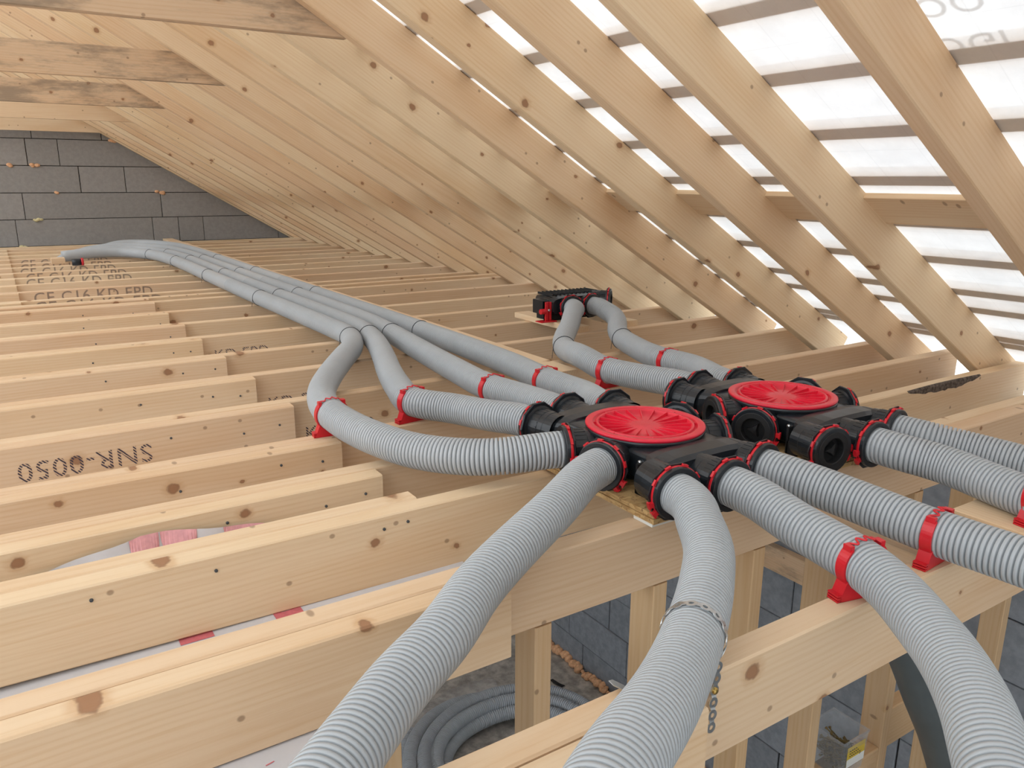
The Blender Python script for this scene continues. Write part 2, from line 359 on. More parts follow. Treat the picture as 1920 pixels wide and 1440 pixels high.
obj('wall_left_added', MB().box(XL-.2, XL, -4.2, .8, FLZ, -.14).box(XL-.2, XL, 4.8, GY, FLZ, -.14).box(XL-.2, XL, .8, 4.8, FLZ, FLZ+.4).me('wall_left_added', BLOCK2), None, None, 'added unseen grey block wall on the left, dimming the storey below', None, None, 'structure')  # unseen wall added to keep the lower floor dim; its opening lets light in
v, f = prism(clip(clip([(XL, -.14), (3.05, -.14), (3.05, 3), (XL, 3)], TT, 1, TT*X0+.12), -TT, 1, TT*(X0-2*RIDGE)+.12), .2, 0); wn = MB().add(v, f, Matrix.Translation((0, -4.2, 0)))
wn.box(XL, -1.2, -4.2, -4.0, FLZ, -.14); wn.box(2.0, WX, -4.2, -4.0, FLZ, -.14)
obj('wall_near_added', wn.me('wall_near_added', BLOCK), None, None, 'unseen grey block gable behind the viewer, added to cut frontal light, open below', None, None, 'structure')  # unseen gable added to block light on the joist faces; gap below lights the slab

# ------------------------------------------------------------------ roof underlay, battens
def slope_frame(right=True):
    # local x down the slope from the ridge, y = world y, z = outward normal
    d = Vector((cosr, 0, -TT*cosr)) if right else Vector((-cosr, 0, -TT*cosr)); n = Vector((TT*cosr, 0, cosr)) if right else Vector((-TT*cosr, 0, cosr))
    M = Matrix((d, Vector((0, 1, 0)) if right else Vector((0, 1, 0)), n)).transposed().to_4x4()
    return M
ZR = TT*(X0-RIDGE)
def sheet_on_slope(right):
    M = slope_frame(right); M.translation = Vector((RIDGE, 0, ZR))+ (M.to_3x3() @ Vector((0, 0, RD+.002)))
    L = (3.12-RIDGE)/cosr; v = []; f = []; nx = 48; ny = 30; y0 = -4.0; y1 = GY+.2
    for i in range(nx+1):
        for j in range(ny+1): v.append((-.075+(L+.075)*i/nx, y0+(y1-y0)*j/ny, 0))
    for i in range(nx):
        for j in range(ny): f.append((i*(ny+1)+j, (i+1)*(ny+1)+j, (i+1)*(ny+1)+j+1, i*(ny+1)+j+1))
    return mesh('ceiling', v, f, MEMB, True), M
me, MR = sheet_on_slope(True)
memb = obj('ceiling', me, None, MR, 'white translucent roof underlay stretched over the right rafters', None, None, 'structure')
bx = [1.02, 1.205, 1.405, 1.60, 1.80, 1.99, 2.185, 2.38, 2.572, 2.69, 2.888, 2.94]   # x where the batten meets the rafter top
for k, x in enumerate([.64, .83]+bx):
    s = (x-RIDGE)/cosr + TT*RD/1.0*0 - 0
    # distance along slope of the point lying above x on the outer face
    s = ((x-RD*TT*cosr)-RIDGE)/cosr
    kk = len(bx)+2-k
    obj('roof_batten', MB().cbox(0, 13.0, -.025, .025, .0008, .028, .0015).me('roof_batten', W_STUD), None,
        MR @ Matrix.Translation((s, -3.9, 0)) @ Matrix.Rotation(PI/2, 4, 'Z'), 'thin roof batten above the underlay, %s one up from the right eave' % ORD[kk-1], 'roof batten', 'battens across the roof underlay')
s = ((2.095-RD*TT*cosr)-RIDGE)/cosr
obj('roof_board', MB().cbox(0, 13.0, -.078, .066, -.0200, -.0030, .0015).me('roof_board', W_JOIST), None, MR @ Matrix.Translation((s, -3.9, 0)) @ Matrix.Rotation(PI/2, 4, 'Z'), 'wide wooden board running behind the rafters against the underlay', 'board')
# grey lettering printed on the outer face, seen from inside through the sheet
for body, x, y, sz in (('OGI', 1.55, .94, .075), ('OO', 1.455, .93, .075)):
    s = ((x-RD*TT*cosr)-RIDGE)/cosr
    Mt = Matrix.Translation((s, y, .0015)) @ Matrix.Rotation(-PI/2, 4, 'Z')
    obj('printed_text', text_mesh(body, sz, GHOST), memb, Mt)

# ------------------------------------------------------------------ rafters and collar ties
ry = [.91, 1.36, 1.70, 2.09, 2.477, 2.868, 3.27, 3.64, 4.015, 4.408, 4.762, 5.170, 5.541, 5.925, 6.272, 6.660, 6.983, 7.36, 7.73, 8.09, 8.45, 8.80, 8.995]
ry = [.13, .52]+ry
Lr = (3.05-RIDGE)/cosr
for k, y in enumerate(ry):
    Mr = slope_frame(True); Mr.translation = Vector((RIDGE, y, ZR))
    kk = k-2
    if k < 2: lab = 'spruce rafter overhead just outside the picture, %s from the right' % ORD[k]
    elif kk < 5: lab = ['nearest spruce rafter, crossing the upper right corner', 'spruce rafter second from the upper right corner', 'spruce rafter third from the upper right corner', 'spruce rafter fourth from the upper right corner', 'spruce rafter fifth from the right, carrying the nearest collar tie'][kk]
    elif k == len(ry)-1: lab = 'spruce rafter lying against the far block gable wall'
    else: lab = 'spruce rafter, %s counted from the right edge of the photo' % ORD[kk]
    obj('rafter', MB().cbox(0, Lr, 0, TH, 0, RD, .003).me('rafter', W_RAFT), None, Mr, lab, 'rafter', 'roof rafters')
for k, y in enumerate((2.525, 4.063, 5.590, 7.05, 8.85)):
    xe = X0-1.05/TT-.005
    poly = [(-3.6, 1.052), (xe+.02, 1.052), (xe+.02-.115/TT, 1.182), (-3.6, 1.182)]
    v, f = prism(poly, TH, .002)
    v = [(a+3.6, b, c-1.052) for a, b, c in v]
    o = obj('collar_tie', mesh('collar_tie', v, f, W_OLD if k < 3 else W_JOIST), None, Matrix.Translation((-3.6, y, 1.052)),
        ['horizontal collar tie at the top left, nearest of five', 'weathered collar tie with dark mould stains, second from the top', 'stained collar tie with a round knot, third from the top', 'pale collar tie fourth from the top, before the gable', 'lowest pale collar tie in front of the block gable'][k], 'collar tie', 'collar ties')

# ------------------------------------------------------------------ ceiling joists
def screw_marks(o, spots):
    for x, z in spots:
        obj('screw', SCREW, o, Matrix.Translation((x, -.0015, z)) @ Matrix.Rotation(PI/2, 4, 'X'))
SCREW = MB().lathe([(.0001,.002),(.002,.002),(.003,.001),(.003,-.002)], 10).me('screw', WIRE, True)
right = [(0.614,-0.60,3.02),(1.007,-0.50,2.42),(1.304,-0.90,3.02),(1.553,-0.45,3.02),(1.810,-0.45,3.02),(2.186,-0.45,3.02),(2.564,-0.45,3.02),(2.930,-0.45,3.02),(3.319,-0.45,3.02),(3.690,-0.45,3.02),(4.065,-0.45,3.02),(4.455,-0.45,3.02),(4.630,-0.45,3.02),(4.810,-0.45,3.02),(5.218,-0.45,3.02),(5.588,-0.45,3.02),(5.972,-0.45,3.02),(6.319,-0.45,3.02),(6.707,-0.45,3.02),(7.030,-0.45,3.02),(7.407,-0.45,3.02),(7.777,-0.45,3.02),(8.137,-0.45,3.02),(8.497,-0.45,3.02),(8.747,-0.45,3.02)]
JR = {}
for k, (y, a, b) in enumerate(right):
    lab = {0: 'foreground joist at the lower right carrying three red hose clamps', 1: 'joist under the front edge of the two black manifolds', 2: 'joist with a dark bark edge passing behind the manifolds'}.get(k, 'right-hand ceiling joist, %s counted away from the viewer' % ORD[k])
    JR[k] = lumber('ceiling_joist', a, b, y, TH, -JD, 0, W_JOIST, lab, 'joist', 'right-hand ceiling joists')
    if k == 2:        # this sawn joist runs slightly deeper towards the eave
        for vv in JR[k].data.vertices:
            if vv.co.z < JD/2: vv.co.z -= .016*(vv.co.x+a)
lumber('ceiling_joist', 1.95, 3.02, 1.054, TH, -JD, 0, W_JOIST, 'short joist spliced behind the manifold joist at the far right', 'joist', 'right-hand ceiling joists')
left = [(0.567,0.652),(0.960,0.619),(1.351,0.643),(1.507,0.637),(1.764,0.642),(2.140,0.644),(2.518,0.640),(2.884,0.636),(3.273,0.636),(3.644,0.643),(4.019,0.641),(4.409,0.642),(4.584,0.640),(4.764,0.060),(5.172,0.060),(5.542,0.060),(5.926,0.060),(6.273,0.060),(6.661,0.060),(6.984,0.060),(7.361,0.060),(7.731,0.060),(8.091,0.060),(8.451,0.060)]
JL = {}
for k, (y, b) in enumerate(left):
    lab = {0: 'left joist lapped against the foreground joist, under the large hose', 1: 'long left joist across the lower left corner, nearest in view', 2: 'left joist lapped behind the knotty front joist', 5: 'left joist stamped SNR-0050 upside down'}.get(k, 'left-hand lapped ceiling joist, %s counted away from the viewer' % ORD[k])
    JL[k] = lumber('ceiling_joist', -3.3, b, y, TH-.001, -JD-(.004 if k == 1 else 0), 0, W_JOIST, lab, 'joist', 'left-hand ceiling joists')
    if k >= 3: screw_marks(JL[k], [(3.3+b-random.uniform(.04,.07), JD-random.uniform(.035,.05)), (3.3+b-random.uniform(.1,.16), JD-random.uniform(.03,.06)), (3.3+b-.3-random.uniform(0,.1), JD-random.uniform(.03,.05))])
screw_marks(JR[2], [(.95, .11), (1.14, .108), (1.45, .108), (1.50, .112)])
BARK = plain('grey_bark', (.13, .105, .09), .95, .1, .5, 90, 1.0)
vv = []; nb = 26
for i in range(nb+1):
    q = i/nb; hgt = .004+.021*math.sin(PI*q)**.7*(.8+.4*random.random()); wid = .005+.007*math.sin(PI*q)
    vv += [(.42*q, wid, .0005), (.42*q, .0034, .0009), (.42*q, -.0009, -.0034), (.42*q, -.0010, -hgt*.6), (.42*q, -.0003, -hgt)]
ff = [(5*i+j, 5*i+5+j, 5*i+6+j, 5*i+1+j) for i in range(nb) for j in range(4)]
obj('bark_edge', mesh('bark_edge', vv, ff, BARK), JR[2], Matrix.Translation((.9+2.28, 0, JD)), 'strip of dark bark left on the edge')
def face_text(o, body, x, z, sz, flip=False):
    M = Matrix.Translation((x, -.0006, z)) @ (Matrix.Rotation(PI, 4, 'Y') if flip else Matrix()) @ Matrix.Rotation(PI/2, 4, 'X')
    obj('printed_text', text_mesh(body, sz, INK), o, M)
face_text(JL[5], 'SNR-0050', 3.3+.268, JD-.044, .068, True)
for k in (5, 6, 7, 8): face_text(JR[k], 'KD EPD', .685+.45, JD-(.125 if k < 8 else .10), .062)
for k in (13, 14, 16, 17, 18, 19, 20): face_text(JR[k], 'CE C16 KD EPD', .45+.105+.012*(k % 3), JD-.066, .085)

# boards lying along the loft
def board_y(name, x0, x1, y0, y1, z0, z1, mat, label, cat, group=None):
    return obj(name, MB().cbox(0, y1-y0, 0, x1-x0, 0, z1-z0, .002).me(name, mat), None, Matrix.Translation((x1, y0, z0)) @ Matrix.Rotation(PI/2, 4, 'Z'), label, cat, group)
board_y('edge_board', 1.452, 1.548, 2.0, 8.99, .0005, .022, W_JOIST, 'long narrow plank running beside the four hoses to the gable', 'plank')
board_y('edge_board', 1.452, 1.545, -1.2, .715, .0005, .022, W_JOIST, 'short plank end lying on the joists at the right edge', 'plank')
board_y('trimmer', 1.262, 1.307, .662, 1.005, -.052, -.004, W_JOIST, 'short trimmer timber fixed between two joists under the hoses', 'timber')
for k, (x0, x1) in enumerate(((1.985, 2.065), (2.255, 2.335))):
    board_y('support_board', x0, x1, 2.60, 3.06, .0005, .026, W_JOIST, ['short board under the red bracket of the small manifold', 'short board under the plugged end of the small manifold'][k], 'board', 'boards under the small manifold')

# ------------------------------------------------------------------ vapour barrier below the left joists
mb = MB()
mb.add([(-3.3,-.6,0),(.33,-.6,0),(.33,1.05,0),(-3.3,1.05,0)], [(0,1,2,3)]); mb.add([(-3.3,1.05,0),(.72,1.05,0),(.72,9,0),(-3.3,9,0)], [(0,1,2,3)])
me = mb.me('vapour_barrier', SHEET)
vb = obj('vapour_barrier', me, None, Matrix.Translation((0, 0, -JD-.006)), 'white vapour barrier sheet stapled under the left joists', 'sheet')
for x, y, w_, h_ in ((.17,1.29,.055,.05), (.33,1.285,.05,.05), (.05,1.2,.05,.05), (.26,1.2,.05,.04)):
    mk = MB().add([(0,0,0),(w_,0,0),(w_,h_,0),(w_*.62,h_,0),(w_*.62,h_*.4,0),(w_*.3,h_*.4,0),(w_*.3,h_,0),(0,h_,0)], [tuple(range(8))]).me('printed_mark', PINK)
    obj('printed_mark', mk, vb, Matrix.Translation((x, y, .0008)))
for i in range(9):
    mk = MB().box(0, .012, 0, .0018, 0, .0002).me('printed_mark', PINK); obj('printed_mark', mk, vb, Matrix.Translation((.15+.03*i, .93-.012*(i % 2), .0008)) @ Matrix.Rotation(.1*(i % 3), 4, 'Z'))
# folded flap standing up between two joists
tx = [(-.10,-.12),(-.05,-.075),(-.026,-.05),(.05,-.036),(.148,-.016),(.20,-.020),(.26,-.027),(.378,-.047),(.43,-.075),(.47,-.12)]
def topz(x):
    for (a, za), (b, zb) in zip(tx, tx[1:]):
        if a <= x <= b: return za+(zb-za)*(x-a)/(b-a)
    return -.13
v = []; f = []; nx, nz = 28, 8
def flap(x, s):
    zt = topz(x); z = -.135+(zt+.135)*s; y = 1.405+.09*math.sin(s*PI/2)+.006*math.sin(x*40)*s; return (x, y, z)
for i in range(nx+1):
    for j in range(nz+1): v.append(flap(-.1+.57*i/nx, j/nz))
f = [(i*(nz+1)+j, (i+1)*(nz+1)+j, (i+1)*(nz+1)+j+1, i*(nz+1)+j+1) for i in range(nx) for j in range(nz)]
fl = obj('barrier_flap', mesh('barrier_flap', v, f, SHEET, True), None, None, 'white sheet flap with pink print bulging up between two joists', 'sheet')
for xc, r, a0, a1 in ((.155, .026, 0, PI), (.215, .032, 0, PI), (.345, .05, 0, PI)):
    vv = []; ff = []
    for i in range(13):
        a = a0+(a1-a0)*i/12
        x = xc+r*math.cos(a)
        for q in (0, 1):
            s = 1.0-q*.62*math.sin(a)
            p = flap(x, s); vv.append((p[0], p[1]-.0012, p[2]+.0004))
    ff = [(2*i, 2*i+1, 2*i+3, 2*i+2) for i in range(12)]
    obj('printed_mark', mesh('printed_mark', vv, ff, PINKF), fl)

# ------------------------------------------------------------------ stud partition in the room below
studs = [(.405, 'stud half hidden by the big hose at the bottom edge'), (.70, 'stud rising in front of the coiled grey hose'), (.977, 'stud second right of the hose coil, behind the bent hose'), (1.262, 'stud left of the wall with the weathered plank'), (1.53, 'stud left of the clear box of screws'), (1.858, 'stud right of the clear box of screws'), (2.155, 'stud at the far right below the manifolds'), (2.45, 'last stud of the partition towards the block wall')]
for x, lab in studs:
    obj('wall_stud', MB().cbox(0, -JD-.002-FLZ-.04, 0, .066, 0, .036, .002).me('wall_stud', W_STUD), None, Matrix.Translation((x+.036, 1.008, FLZ+.04)) @ Matrix.Rotation(-PI/2, 4, 'Y'), lab, 'stud', 'studs of the partition below')
obj('sole_plate', MB().cbox(0, 2.4, 0, .07, 0, .038, .002).me('sole_plate', W_STUD), None, Matrix.Translation((.35, 1.006, FLZ)), 'timber sole plate under the studs on the concrete', 'timber')
lumber('noggin', 1.568, 1.856, 1.010, .064, -.930, -.888, W_STUD, 'short noggin between studs carrying the box of screws', 'noggin', 'noggins between the studs')
lumber('noggin', 1.896, 2.153, 1.012, .040, -.905, -.780, W_STUD, 'deep noggin right of the box of screws', 'noggin', 'noggins between the studs')
board_y('wall_plank', 2.775, 2.817, 1.55, 2.6, -1.10, -.985, W_OLD, 'weathered plank set into the block wall below', 'plank')

# dark smooth pipe behind the right hose
pp = catmull([(1.36,.76,-.16),(1.46,.75,-.31),(1.53,.75,-.42),(1.67,.76,-.62),(1.86,.8,-.92),(2.0,.85,-1.4),(2.02,.86,-2.41)], .03)
mb = MB(); mb.tube(pp, .052, 24)
dp = obj('vent_pipe', mb.me('vent_pipe', DKPIPE, True), None, None, 'dark grey smooth pipe sloping down behind the right hose', 'pipe')

# ------------------------------------------------------------------ box of screws on the noggin
t = empty('screw_box', (1.705, 1.041, -.888), 'clear plastic box half full of brass screws on a noggin', 'box')
def wallbox(mb, w0, w1, h, th):
    for sx, sy in ((-1,0),(1,0),(0,-1),(0,1)):
        ax = [(-w0,-w0),(w0,-w0)] ; 
    c0 = [(-w0,-w0,0),(w0,-w0,0),(w0,w0,0),(-w0,w0,0)]; c1 = [(-w1,-w1,h),(w1,-w1,h),(w1,w1,h),(-w1,w1,h)]
    d1 = [(-w1+th,-w1+th,h),(w1-th,-w1+th,h),(w1-th,w1-th,h),(-w1+th,w1-th,h)]; d0 = [(-w0+th,-w0+th,th),(w0-th,-w0+th,th),(w0-th,w0-th,th),(-w0+th,w0-th,th)]
    vv = c0+c1+d1+d0; ff = [(3,2,1,0)]+[(i,(i+1)%4,4+(i+1)%4,4+i) for i in range(4)]+[(4+i,4+(i+1)%4,8+(i+1)%4,8+i) for i in range(4)]+[(8+i,8+(i+1)%4,12+(i+1)%4,12+i) for i in range(4)]+[(12,13,14,15)]
    mb.add(vv, ff)
mb = MB(); wallbox(mb, .047, .053, .115, .0015); obj('tub', mb.me('tub', CLEAR), t)
mb = MB()
mb.box(-.055,.055,-.055,-.0527,.109,.115); mb.box(-.055,.055,.0527,.055,.109,.115); mb.box(-.055,-.0527,-.0527,.0527,.109,.115); mb.box(.0527,.055,-.0527,.0527,.109,.115)
obj('rim', mb.me('rim', CLEAR), t)
mb = MB(); mb.box(-.03,.045,-.0005,.0,.0,.06); mlab = Matrix.Translation((0,-.0505,.03)); lb = obj('paper_label', mb.me('paper_label', plain('yellow_label', (.62,.44,.05), .6)), t, mlab)
mb = MB(); mb.box(-.03,.045,-.0008,-.0005,.0,.024); obj('white_panel', mb.me('white_panel', SHIM), lb)
mb = MB(); [mb.box(-.024, .03-.01*i, -.0009,-.0005,.030+.008*i,.033+.008*i) for i in range(3)]; obj('print_line', mb.me('print_line', INK), lb)
SM = MB(); SM.lathe([(.0005,0),(.0018,.004),(.0018,.042),(.004,.046),(.004,.0475)], 7, cap1=True); sme = SM.me('screw', plain('tarnished_screw', (.20,.15,.06), .4, metallic=.8), True)
for i in range(150):
    a = random.uniform(0, 2*PI); q = Vector((random.uniform(-.026,.026), random.uniform(-.026,.026), .010+.055*(i/150)+random.uniform(0,.008)))
    obj('screw', sme, t, Matrix.Translation(q) @ Matrix.Rotation(a, 4, 'Z') @ Matrix.Rotation(PI/2+random.uniform(-.3,.3), 4, 'Y') @ Matrix.Translation((0,0,-.022)))

# ------------------------------------------------------------------ coil of hose on the slab
P = []; N = 6.3; cxc, cyc = 1.96, 3.02
turns = [(.64,.04),(.56,.05),(.47,.04),(.60,.115),(.51,.12),(.43,.11),(.38,.05),(.36,.05)]
for i in range(int(N*24)):
    a = 1.9+2*PI*i/24; k = i/24; q0, q1 = turns[int(k)], turns[int(k)+1]; u = max(0, min(1, ((k % 1)-.75)/.25)); u = u*u*(3-2*u)
    rr = q0[0]+(q1[0]-q0[0])*u-.015*math.sin(a*2+k); P.append((cxc+rr*math.cos(a), cyc+rr*.97*math.sin(a), FLZ+q0[1]+(q1[1]-q0[1])*u+.006*math.sin(a*3)))
# smooth transitions of radius between turns
Q = []
for i in range(len(P)): 
    lo, hi = max(0,i-2), min(len(P),i+3); Q.append(sum((Vector(p) for p in P[lo:hi]), Vector())/(hi-lo))
me, _ = hose_mesh('hose_coil', Q, HOSE_LIT, r=.038, pitch=.0125, seg=18, coil=True)
obj('hose_coil', me, None, None, 'coil of spare grey corrugated hose lying on the concrete slab', 'hose')
mb = MB(); v = []
for i in range(25):
    a = 1.2+1.9*i/24
    for j in range(5):
        r_ = .42+.045*j; v.append((cxc+r_*math.cos(a), cyc+r_*math.sin(a), FLZ+.150+.045*math.sin(j/4*PI)+.012*math.sin(i*2.1+j*1.7)))
mb.add(v, [(i*5+j,(i+1)*5+j,(i+1)*5+j+1,i*5+j+1) for i in range(24) for j in range(4)])
FILM = clear_mat('thin_film', .12, (.55,.58,.62), .80)
obj('plastic_wrap', mb.me('plastic_wrap', FILM, True), None, None, 'thin clear plastic film clinging to the hose coil', 'film')
for k, (x, y, a) in enumerate(((2.08, 4.0, .6), (2.63, 3.45, 1.9))):
    mb = MB(); mb.add([(0,0,.003),(.035,.01,.008),(.10,-.005,.004),(.11,.02,.006),(.05,.035,.012),(.005,.03,.003)], [(0,1,4,5),(1,2,3,4)])
    o = obj('plastic_scrap', mb.me('plastic_scrap', BLACK_M), None, Matrix.Translation((x, y, FLZ+.001)) @ Matrix.Rotation(a, 4, 'Z'), ['black plastic scrap on the slab behind the coil', 'black plastic scrap beside the block wall foot'][k], 'scrap')

# foam squeezed from the joints
def blob(name, c, parts, mat, lab, stretch=(1,1,1)):
    mb = MB()
    for (dx, dy, dz, r) in parts:
        prof = [(max(.0005, r*math.sin(PI*i/6)), -r*math.cos(PI*i/6)) for i in range(7)]
        mb.lathe(prof, 9, Matrix.Translation((dx, dy, dz)) @ Matrix.Diagonal((1.3*stretch[0], .8*stretch[1], .9*stretch[2], 1)))
    obj(name, mb.me(name, mat, True), None, Matrix.Translation(c), lab, 'foam', 'foam on the block walls')
for k, (x, z, m_, lab) in enumerate(((1.485, .488, FOAM, 'orange foam lump in the middle of the gable wall'), (.395, .742, FOAM, 'orange foam lump high on the gable wall near the left edge'), (.185, .742, FOAM, 'small orange foam dab at the far left of the gable wall'), (.36, .236, FOAM_Y, 'pale yellow foam streak low on the gable wall'), (.19, -.018, FOAM_Y, 'yellow foam lump at the foot of the gable wall'), (1.08, .992, FOAM, 'orange foam smear under the last collar tie'), (.54, .488, FOAM, 'tiny orange foam spot left of centre on the gable'))):
    n = 2 if k in (2, 6) else 5
    blob('expanding_foam', (x, GY-.008, z), [(random.uniform(-.035,.035) if n > 2 else i*.01, 0, random.uniform(-.01,.01), random.uniform(.011,.02)) for i in range(n)], m_, lab)
blob('expanding_foam', (WX-.02, 3.0, FLZ+.012), [(random.uniform(-.015,.015), -1.1+2.2*i/170+random.uniform(-.01,.01), random.uniform(0,.02), random.choice((.010,.014,.02,.027))) for i in range(170)], FOAM, 'orange foam bead along the foot of the block wall below')
blob('expanding_foam', (WX-.004, 1.22, -.98), [(0, random.uniform(-.003,.003), -.12+.24*i/20, random.uniform(.005,.008)) for i in range(20)], FOAM, 'thin orange foam seam upright in the block wall at right')

# ------------------------------------------------------------------ ventilation manifolds
def superell(w_, h_, n, seg=28):
    out = []
    for i in range(seg):
        a = 2*PI*i/seg; c, s = math.cos(a), math.sin(a)
        out.append((w_/2*math.copysign(abs(c)**(2/n), c), h_/2*math.copysign(abs(s)**(2/n), s)))
    return out
def loft(secs, zc):       # sections (y, w, h, n)
    v = []; f = []; seg = 28
    for y, w_, h_, n in secs:
        for a, b in superell(w_, h_, n, seg): v.append((a, y, zc+b))
    for j in range(len(secs)-1):
        for i in range(seg): f.append((j*seg+i, (j+1)*seg+i, (j+1)*seg+(i+1)%seg, j*seg+(i+1)%seg))
    f.append(tuple(range((len(secs)-1)*seg, len(secs)*seg))); return v, f
def spout_meshes():
    # local +z points out of the port, origin at the mouth
    s = MB(); s.lathe([(.039,-.085),(.039,-.06),(.0405,-.058),(.0405,-.045),(.0415,-.044),(.0415,-.018),(.047,-.016),(.047,-.012)], 32)
    for a in range(24):    # fine ribs on the neck
        an = 2*PI*a/24; s.box(.0405,.0422,-.0012,.0012,-.043,-.02, Matrix.Rotation(an, 4, 'Z'))
    s.lathe([(.041,-.0140),(.0550,-.0140),(.0565,-.012),(.0565,-.0095),(.041,-.0095)], 10)    # many-sided back plate
    s.lathe([(.0405,.004),(.0405,-.010),(.0480,-.010),(.0508,-.003),(.0500,.0035),(.0485,.0045),(.0405,.0045)], 36)
    spout = s.me('spout', BLACK, False)
    r = MB(); r.lathe([(.0470,-.0090),(.0512,-.0090),(.0518,-.0070),(.0518,-.0040),(.0490,-.0025),(.0470,-.0090)], 40, None, -.65, PI+.65)
    for a in (-.62, -.25, PI+.25, PI+.62):
        r.box(.0500,.0605,-.0045,.0045,-.010,-.001, Matrix.Rotation(a, 4, 'Z')); r.box(.0575,.0605,-.0075,.0075,-.009,-.002, Matrix.Rotation(a, 4, 'Z'))
    for a in (.5, 1.2, 1.9, 2.6): r.box(.0515,.0550,-.006,.006,-.0085,-.003, Matrix.Rotation(a, 4, 'Z'))
    ring = r.me('locking_ring', RED)
    p = MB(); p.lathe([(.0415,.0050),(.0400,.0060),(.0290,.0060),(.0275,.0045),(.0275,-.012),(.0001,-.012)], 32)
    for k in range(3):
        Mk = Matrix.Rotation(2*PI*k/3+PI/2, 4, 'Z')
        p.add([(-.008,0,-.012),(.008,0,-.012),(0,.019,-.012),(-.0065,0,.001),(.0065,0,.001),(0,.017,-.001)], [(0,2,1),(3,4,5),(0,1,4,3),(1,2,5,4),(2,0,3,5)], Mk)
    plug = p.me('end_plug', BLACK_M)
    return spout, ring, plug
SPOUT, RING, PLUG = spout_meshes()
def direction(ang, tilt=0):     # local z -> horizontal direction ang, local y -> up
    d = Vector((math.cos(ang)*math.cos(tilt), math.sin(ang)*math.cos(tilt), math.sin(tilt))); upv = Vector((0,0,1)); x = upv.cross(d).normalized(); y = d.cross(x)
    return Matrix((x, y, d)).transposed().to_4x4()
def add_port(root, pos, ang, plugged):
    M = Matrix.Translation(pos) @ direction(ang)
    s = obj('spout', SPOUT, root, M); obj('locking_ring', RING, s, Matrix.Rotation(random.uniform(-.25,.25), 4, 'Z'))
    if plugged: obj('end_plug', PLUG, s)
def lid_mesh():
    s = MB(); s.lathe([(.126,.006),(.1275,.0085),(.1270,.0115),(.1245,.0125),(.1120,.0125),(.1105,.0115),(.1105,.0070),(.1045,.0070),(.1045,.0110),(.1035,.0122),(.1000,.0122),(.0985,.0110),(.0975,.0040),(.060,.0046),(.030,.0062),(.016,.0072),(.0001,.0075)], 72)
    lid = s.me('lid', RED_LID, True); s = MB()
    s.add([(.028,-.0007,.0060),(.0982,-.0010,.0035),(.0982,-.0008,.0118),(.028,.0007,.0060),(.0982,.0010,.0035),(.0982,.0008,.0118)], [(0,1,2),(3,5,4),(0,2,5,3),(0,3,4,1)])
    rib = s.me('lid_rib', RED_LID); s = MB(); s.box(.1046,.1106,-.0010,.0010,.0065,.0116); return lid, rib, s.me('lid_tab', RED_LID)
LID, RIB, TAB = lid_mesh()
def manifold(c, label, plugs):
    root = empty('air_manifold', c, label, 'manifold', 'round air manifolds')
    H = .084; pz = .0445
    s = MB(); s.lathe([(.0001,0),(.108,0),(.112,.004),(.1155,.03),(.1185,.068),(.1240,.075),(.1265,.080),(.1270,.0865),(.1255,.0867),(.120,.0815),(.0001,.0815)], 64)
    obj('body', s.me('body', BLACK, True), root)
    for sg in (1, -1):
        v, f = loft([(.07,.215,.064,9),(.126,.222,.066,9),(.128,.236,.078,4.5),(.150,.262,.084,3.6),(.185,.285,.082,3.2),(.196,.270,.068,3)], pz)
        s = MB(); s.add(v, f, Matrix.Rotation(0 if sg > 0 else PI, 4, 'Z')); obj('port_block', s.me('port_block', BLACK, False), root)
        for sx in (-1, 1):
            s = MB(); s.lathe([(.0001,.003),(.0045,.003),(.0055,.001),(.0055,-.002)], 12)
            obj('bolt', s.me('bolt', STEEL, True), root, Matrix.Translation((sx*.1125, sg*.112, pz+.012)) @ Matrix.Rotation(sx*PI/2, 4, 'Y'))
            s = MB(); s.cbox(-.012,.012,-.003,.003,0,.062,.0015); s.box(-.012,.012,-.028,.0,-.001,.003); s.box(-.012,-.008,-.026,0,.003,.03)
            obj('mounting_foot', s.me('mounting_foot', BLACK_M), root, Matrix.Translation((sx*.118, sg*.124, 0)) @ Matrix.Rotation(0 if sg < 0 else PI, 4, 'Z'))
    lid = obj('lid', LID, root, Matrix.Translation((0, 0, .0808)))
    for k in range(20): obj('lid_rib', RIB, lid, Matrix.Rotation(2*PI*k/20, 4, 'Z'))
    for k in range(8): obj('lid_tab', TAB, lid, Matrix.Rotation(2*PI*k/8+.2, 4, 'Z'))
    ports = {}
    for nm, x, y, a in (('N1',-.120,.240,PI/2+.16),('N2',-.008,.272,PI/2),('N3',.108,.240,PI/2-.10),('S1',-.140,-.246,-PI/2-.16),('S2',-.028,-.272,-PI/2-.03),('S3',.100,-.240,-PI/2+.10),('W',-.170,.062,PI-.36),('SW',-.170,-.062,PI+.36),('E',.170,-.062,-.36),('EN',.170,.062,.36)):
        add_port(root, (x, y, pz), a, nm in plugs); d = Vector((math.cos(a), math.sin(a), 0)); p = Vector(c)+Vector((x, y, pz))
        ports[nm] = (p, d)
    return ports
OZ = .028
m1 = manifold((1.115, 1.205, OZ), 'black air manifold with red lid nearest the camera, eight hoses attached', ('E', 'EN'))
m2 = manifold((1.560, 1.205, OZ), 'black air manifold with red lid at the right, several ports plugged', ('W','SW','S1','E','EN','N1'))
